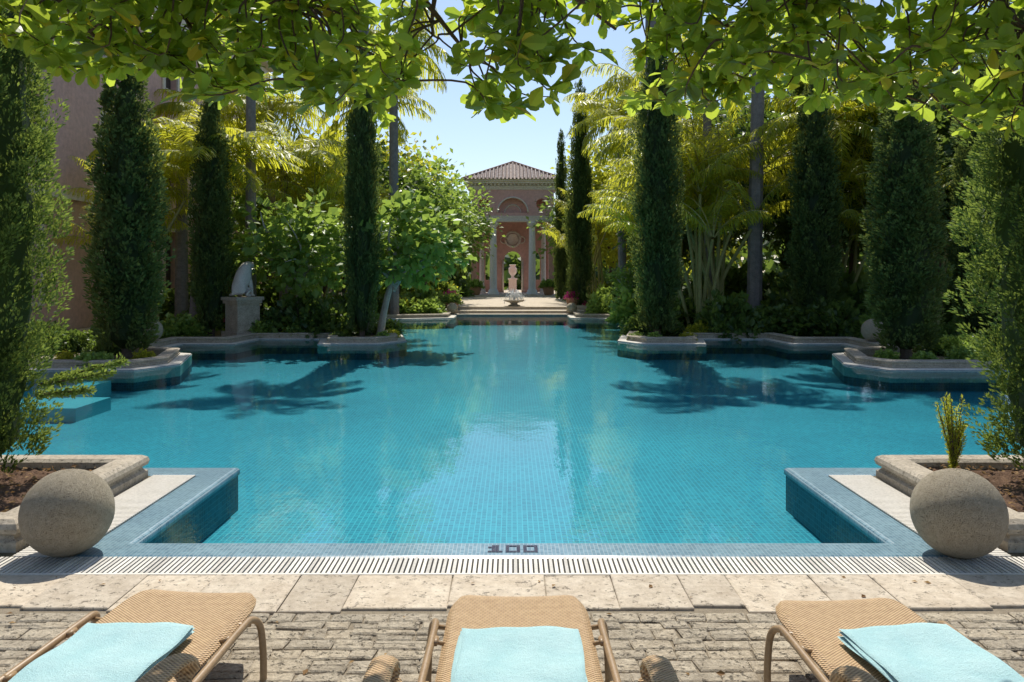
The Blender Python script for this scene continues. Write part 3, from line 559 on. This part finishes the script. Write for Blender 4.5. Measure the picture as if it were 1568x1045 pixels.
pot(-2.75,36.2,.05,1); pot(-3.0,38,.17,4); pot(2.9,38,.17,4); pot(2.4,52.5,.3,1,1.2); pot(-2.4,52.5,.3,1,1.2)
st=empty('lion_statue',(-7.95,23.5,0),.9)
b=MB(); b.add(*box(-.45,.45,-.4,.4,0,.18)); b.add(*box(-.37,.37,-.32,.32,.181,1.0)); b.add(*box(-.42,.42,-.37,.37,1.001,1.09)); b.add(*box(-.46,.46,-.41,.41,1.091,1.19)); b.obj('pedestal',[M['stone']],st)
def skin(name,pts,edges,rad,mat,parent,loc):
    me=bpy.data.meshes.new(name); me.from_pydata(pts,edges,[]); o=inst(name,me,loc,parent=parent); m=o.modifiers.new('s','SKIN')
    for i,r in enumerate(rad): me.skin_vertices[0].data[i].radius=(r,r)
    me.skin_vertices[0].data[0].use_root=True; m.use_smooth_shade=True; s=o.modifiers.new('d','SUBSURF'); s.levels=2; s.render_levels=2; me.materials.append(mat); return o
pts=[(-.18,0,.24),(-.08,0,.45),(.06,0,.70),(.13,0,.92),(.28,0,.95),(.38,0,.90), (.14,.13,.52),(.20,.14,.28),(.22,.14,.04),(.32,.14,.03),(.14,-.13,.52),(.20,-.14,.28),(.22,-.14,.04),(.32,-.14,.03),(-.08,.2,.2),(.08,.22,.2),(-.02,.22,.05),(.14,.22,.04),(-.08,-.2,.2),(.08,-.22,.2),(-.02,-.22,.05),(.14,-.22,.04),(-.32,0,.08),(-.3,.2,.05)]
ed=[(0,1),(1,2),(2,3),(3,4),(4,5),(2,6),(6,7),(7,8),(8,9),(2,10),(10,11),(11,12),(12,13),(0,14),(14,15),(15,16),(16,17),(0,18),(18,19),(19,20),(20,21),(0,22),(22,23)]
rd=[.2,.2,.21,.19,.12,.07,.09,.065,.055,.05,.09,.065,.055,.05,.12,.09,.06,.05,.12,.09,.06,.05,.05,.03]
skin('seated_lion',pts,ed,rd,M['marble'],st,(0,0,1.19))

# ------------------------------------------------------------------ sun loungers
def lounger(loc,rz,tow):
    e=empty('sun_lounger',loc,rz)   # local: foot end at y=0, runs to -y
    w=.345;b=MB(); nx=25
    Ys=np.concatenate([np.linspace(0,-.30,14),np.linspace(-.36,-1.45,20),np.linspace(-1.5,-2.05,10)])
    Vt=[];Vb=[]
    for y in Ys:
        hw=w*(1-.24*max(0,1+y/.30)**2.6) if y>-.3 else w; hw=min(hw,w)
        z=.355+(.012*math.sin(y*3)) - (.05*max(0,1+y/.12)**2 if y>-.12 else 0)
        if y<-1.45: z+=(-y-1.45)*.75
        for x in np.linspace(-1,1,nx):
            c=-.012*(1-x*x); ed_=-.035*max(0,(abs(x)-.86)/.14)**2; Vt.append((x*hw,y,z+c+ed_)); Vb.append((x*hw,y,z+c-.045))
    n=len(Ys); F=[(i*nx+j,(i+1)*nx+j,(i+1)*nx+j+1,i*nx+j+1) for i in range(n-1) for j in range(nx-1)]
    b.add(Vt,F); b.add(Vb,[f[::-1] for f in F])
    bd=[j for j in range(nx)]+[i*nx+nx-1 for i in range(1,n)]+[(n-1)*nx+j for j in range(nx-2,-1,-1)]+[i*nx for i in range(n-2,0,-1)]
    m=len(bd); VV=[Vt[k] for k in bd]+[Vb[k] for k in bd]; b.add(VV,[(i,(i+1)%m,(i+1)%m+m,i+m) for i in range(m)])
    b.obj('woven_seat',[M['wick']],e,True)
    b=MB()
    for s in (-1,1):
        q=spl([(s*.435,-.30,0),(s*.43,-.29,.14),(s*.415,-.29,.27),(s*.395,-.34,.322),(s*.39,-.46,.33),(s*.40,-1.0,.32),(s*.40,-1.5,.33),(s*.42,-1.75,.28),(s*.44,-1.82,0)],48); addtube(b,q,.017,0,10)
        for y in (-.55,-.95): addtube(b,[(s*.33,y,.315),(s*.40,y,.33)],.009,0,6); addtube(b,[(s*.372,y-.03,.33),(s*.372,y+.03,.33)],.012,0,6)
    addtube(b,spl([(-.395,-.36,.31),(0,-.36,.27),(.395,-.36,.31)],8),.012,0,8); addtube(b,[(-.4,-1.3,.30),(.4,-1.3,.30)],.013,0,8)
    b.obj('tubular_frame',[M['tube']],e,True)
    b=MB()
    for s in (-1,1):
        q=spl([(s*.46,-1.26,.33),(s*.475,-1.17,.42),(s*.49,-1.17,.52),(s*.495,-1.25,.575),(s*.495,-1.43,.59),(s*.49,-1.8,.60),(s*.46,-1.95,.5)],36); addtube(b,q,.024,0,12,2.0)
    b.obj('woven_armrests',[M['wick']],e,True)
    ox,oy,tr,hw,ln=tow; b=MB(); rs=R(int(abs(ox)*1000)+3)
    for lay in range(3):
        nx2,ny2=30,40; top=[];bot=[]; dx=rs.uniform(-.006,.006); dy=rs.uniform(-.008,.008)
        for j in range(ny2):
            for i in range(nx2):
                u=math.sin((i/(nx2-1)*2-1)*math.pi/2)*.5+(i/(nx2-1)*2-1)*.5; v=j/(ny2-1); x=u*(hw-.004*lay)+dx; y=-v*ln+dy
                edge=max(0,min(1,(1-abs(u))*hw/.012,v*ln/.012,(1-v)*ln/.012)); th=.0075*math.sqrt(max(0,1-(1-edge)**2)); 
                zc=.0085+lay*.0155+.005*math.sin(x*13+y*5)+.004*math.sin(y*17+lay)+.003*math.sin(x*27-y*9+lay*2); X=x+.007*math.sin(y*9+lay*1.5); Y=y+.007*math.sin(x*12+lay); top.append((X,Y,zc+th)); bot.append((X,Y,zc-th))
        F=[(j*nx2+i,(j+1)*nx2+i,(j+1)*nx2+i+1,j*nx2+i+1) for j in range(ny2-1) for i in range(nx2-1)]
        b.add(top,F); b.add(bot,[f[::-1] for f in F])
    o=b.obj('folded_towel',[M['towel']],e,True); o.location=(ox,oy,.354); o.rotation_euler=(0,0,tr)
lounger((0.03,4.13,0),0.0,(0.0,-.57,0,.268,.75))
lounger((-1.61,4.18,0),-.08,(-.03,-.57,.03,.255,.75))
lounger((1.62,4.08,0),.06,(.06,-.50,.05,.262,.75))

# ------------------------------------------------------------------ light, sky, camera
el=56
w=bpy.data.worlds.new('World'); scene.world=w; w.use_nodes=True; nt=w.node_tree; bg=nt.nodes['Background']; sk=nt.nodes.new('ShaderNodeTexSky'); sk.sky_type='NISHITA'; sk.sun_disc=False
sk.sun_elevation=math.radians(el); sk.sun_rotation=math.radians(0); sk.air_density=1.0; sk.dust_density=.9; sk.ozone_density=2.5; nt.links.new(sk.outputs[0],bg.inputs[0]); bg.inputs[1].default_value=.145
L=bpy.data.lights.new('sun','SUN'); L.energy=5.0; L.angle=math.radians(.5); L.color=(1,.95,.85); lo=bpy.data.objects.new('sun',L); COL.objects.link(lo); lo.rotation_euler=(math.radians(-(90-el)),0,math.radians(0)); lo.location=(0,20,30)
cam=bpy.data.cameras.new('camera'); cam.lens=28; cam.sensor_width=36; cam.shift_y=-.070; cam.clip_end=1500; co=bpy.data.objects.new('camera',cam); COL.objects.link(co); co.location=(0,0,2.0); co.rotation_euler=(math.pi/2,0,0); scene.camera=co
scene.view_settings.view_transform='Standard'; scene.view_settings.look='None'; scene.view_settings.exposure=0
print('done')
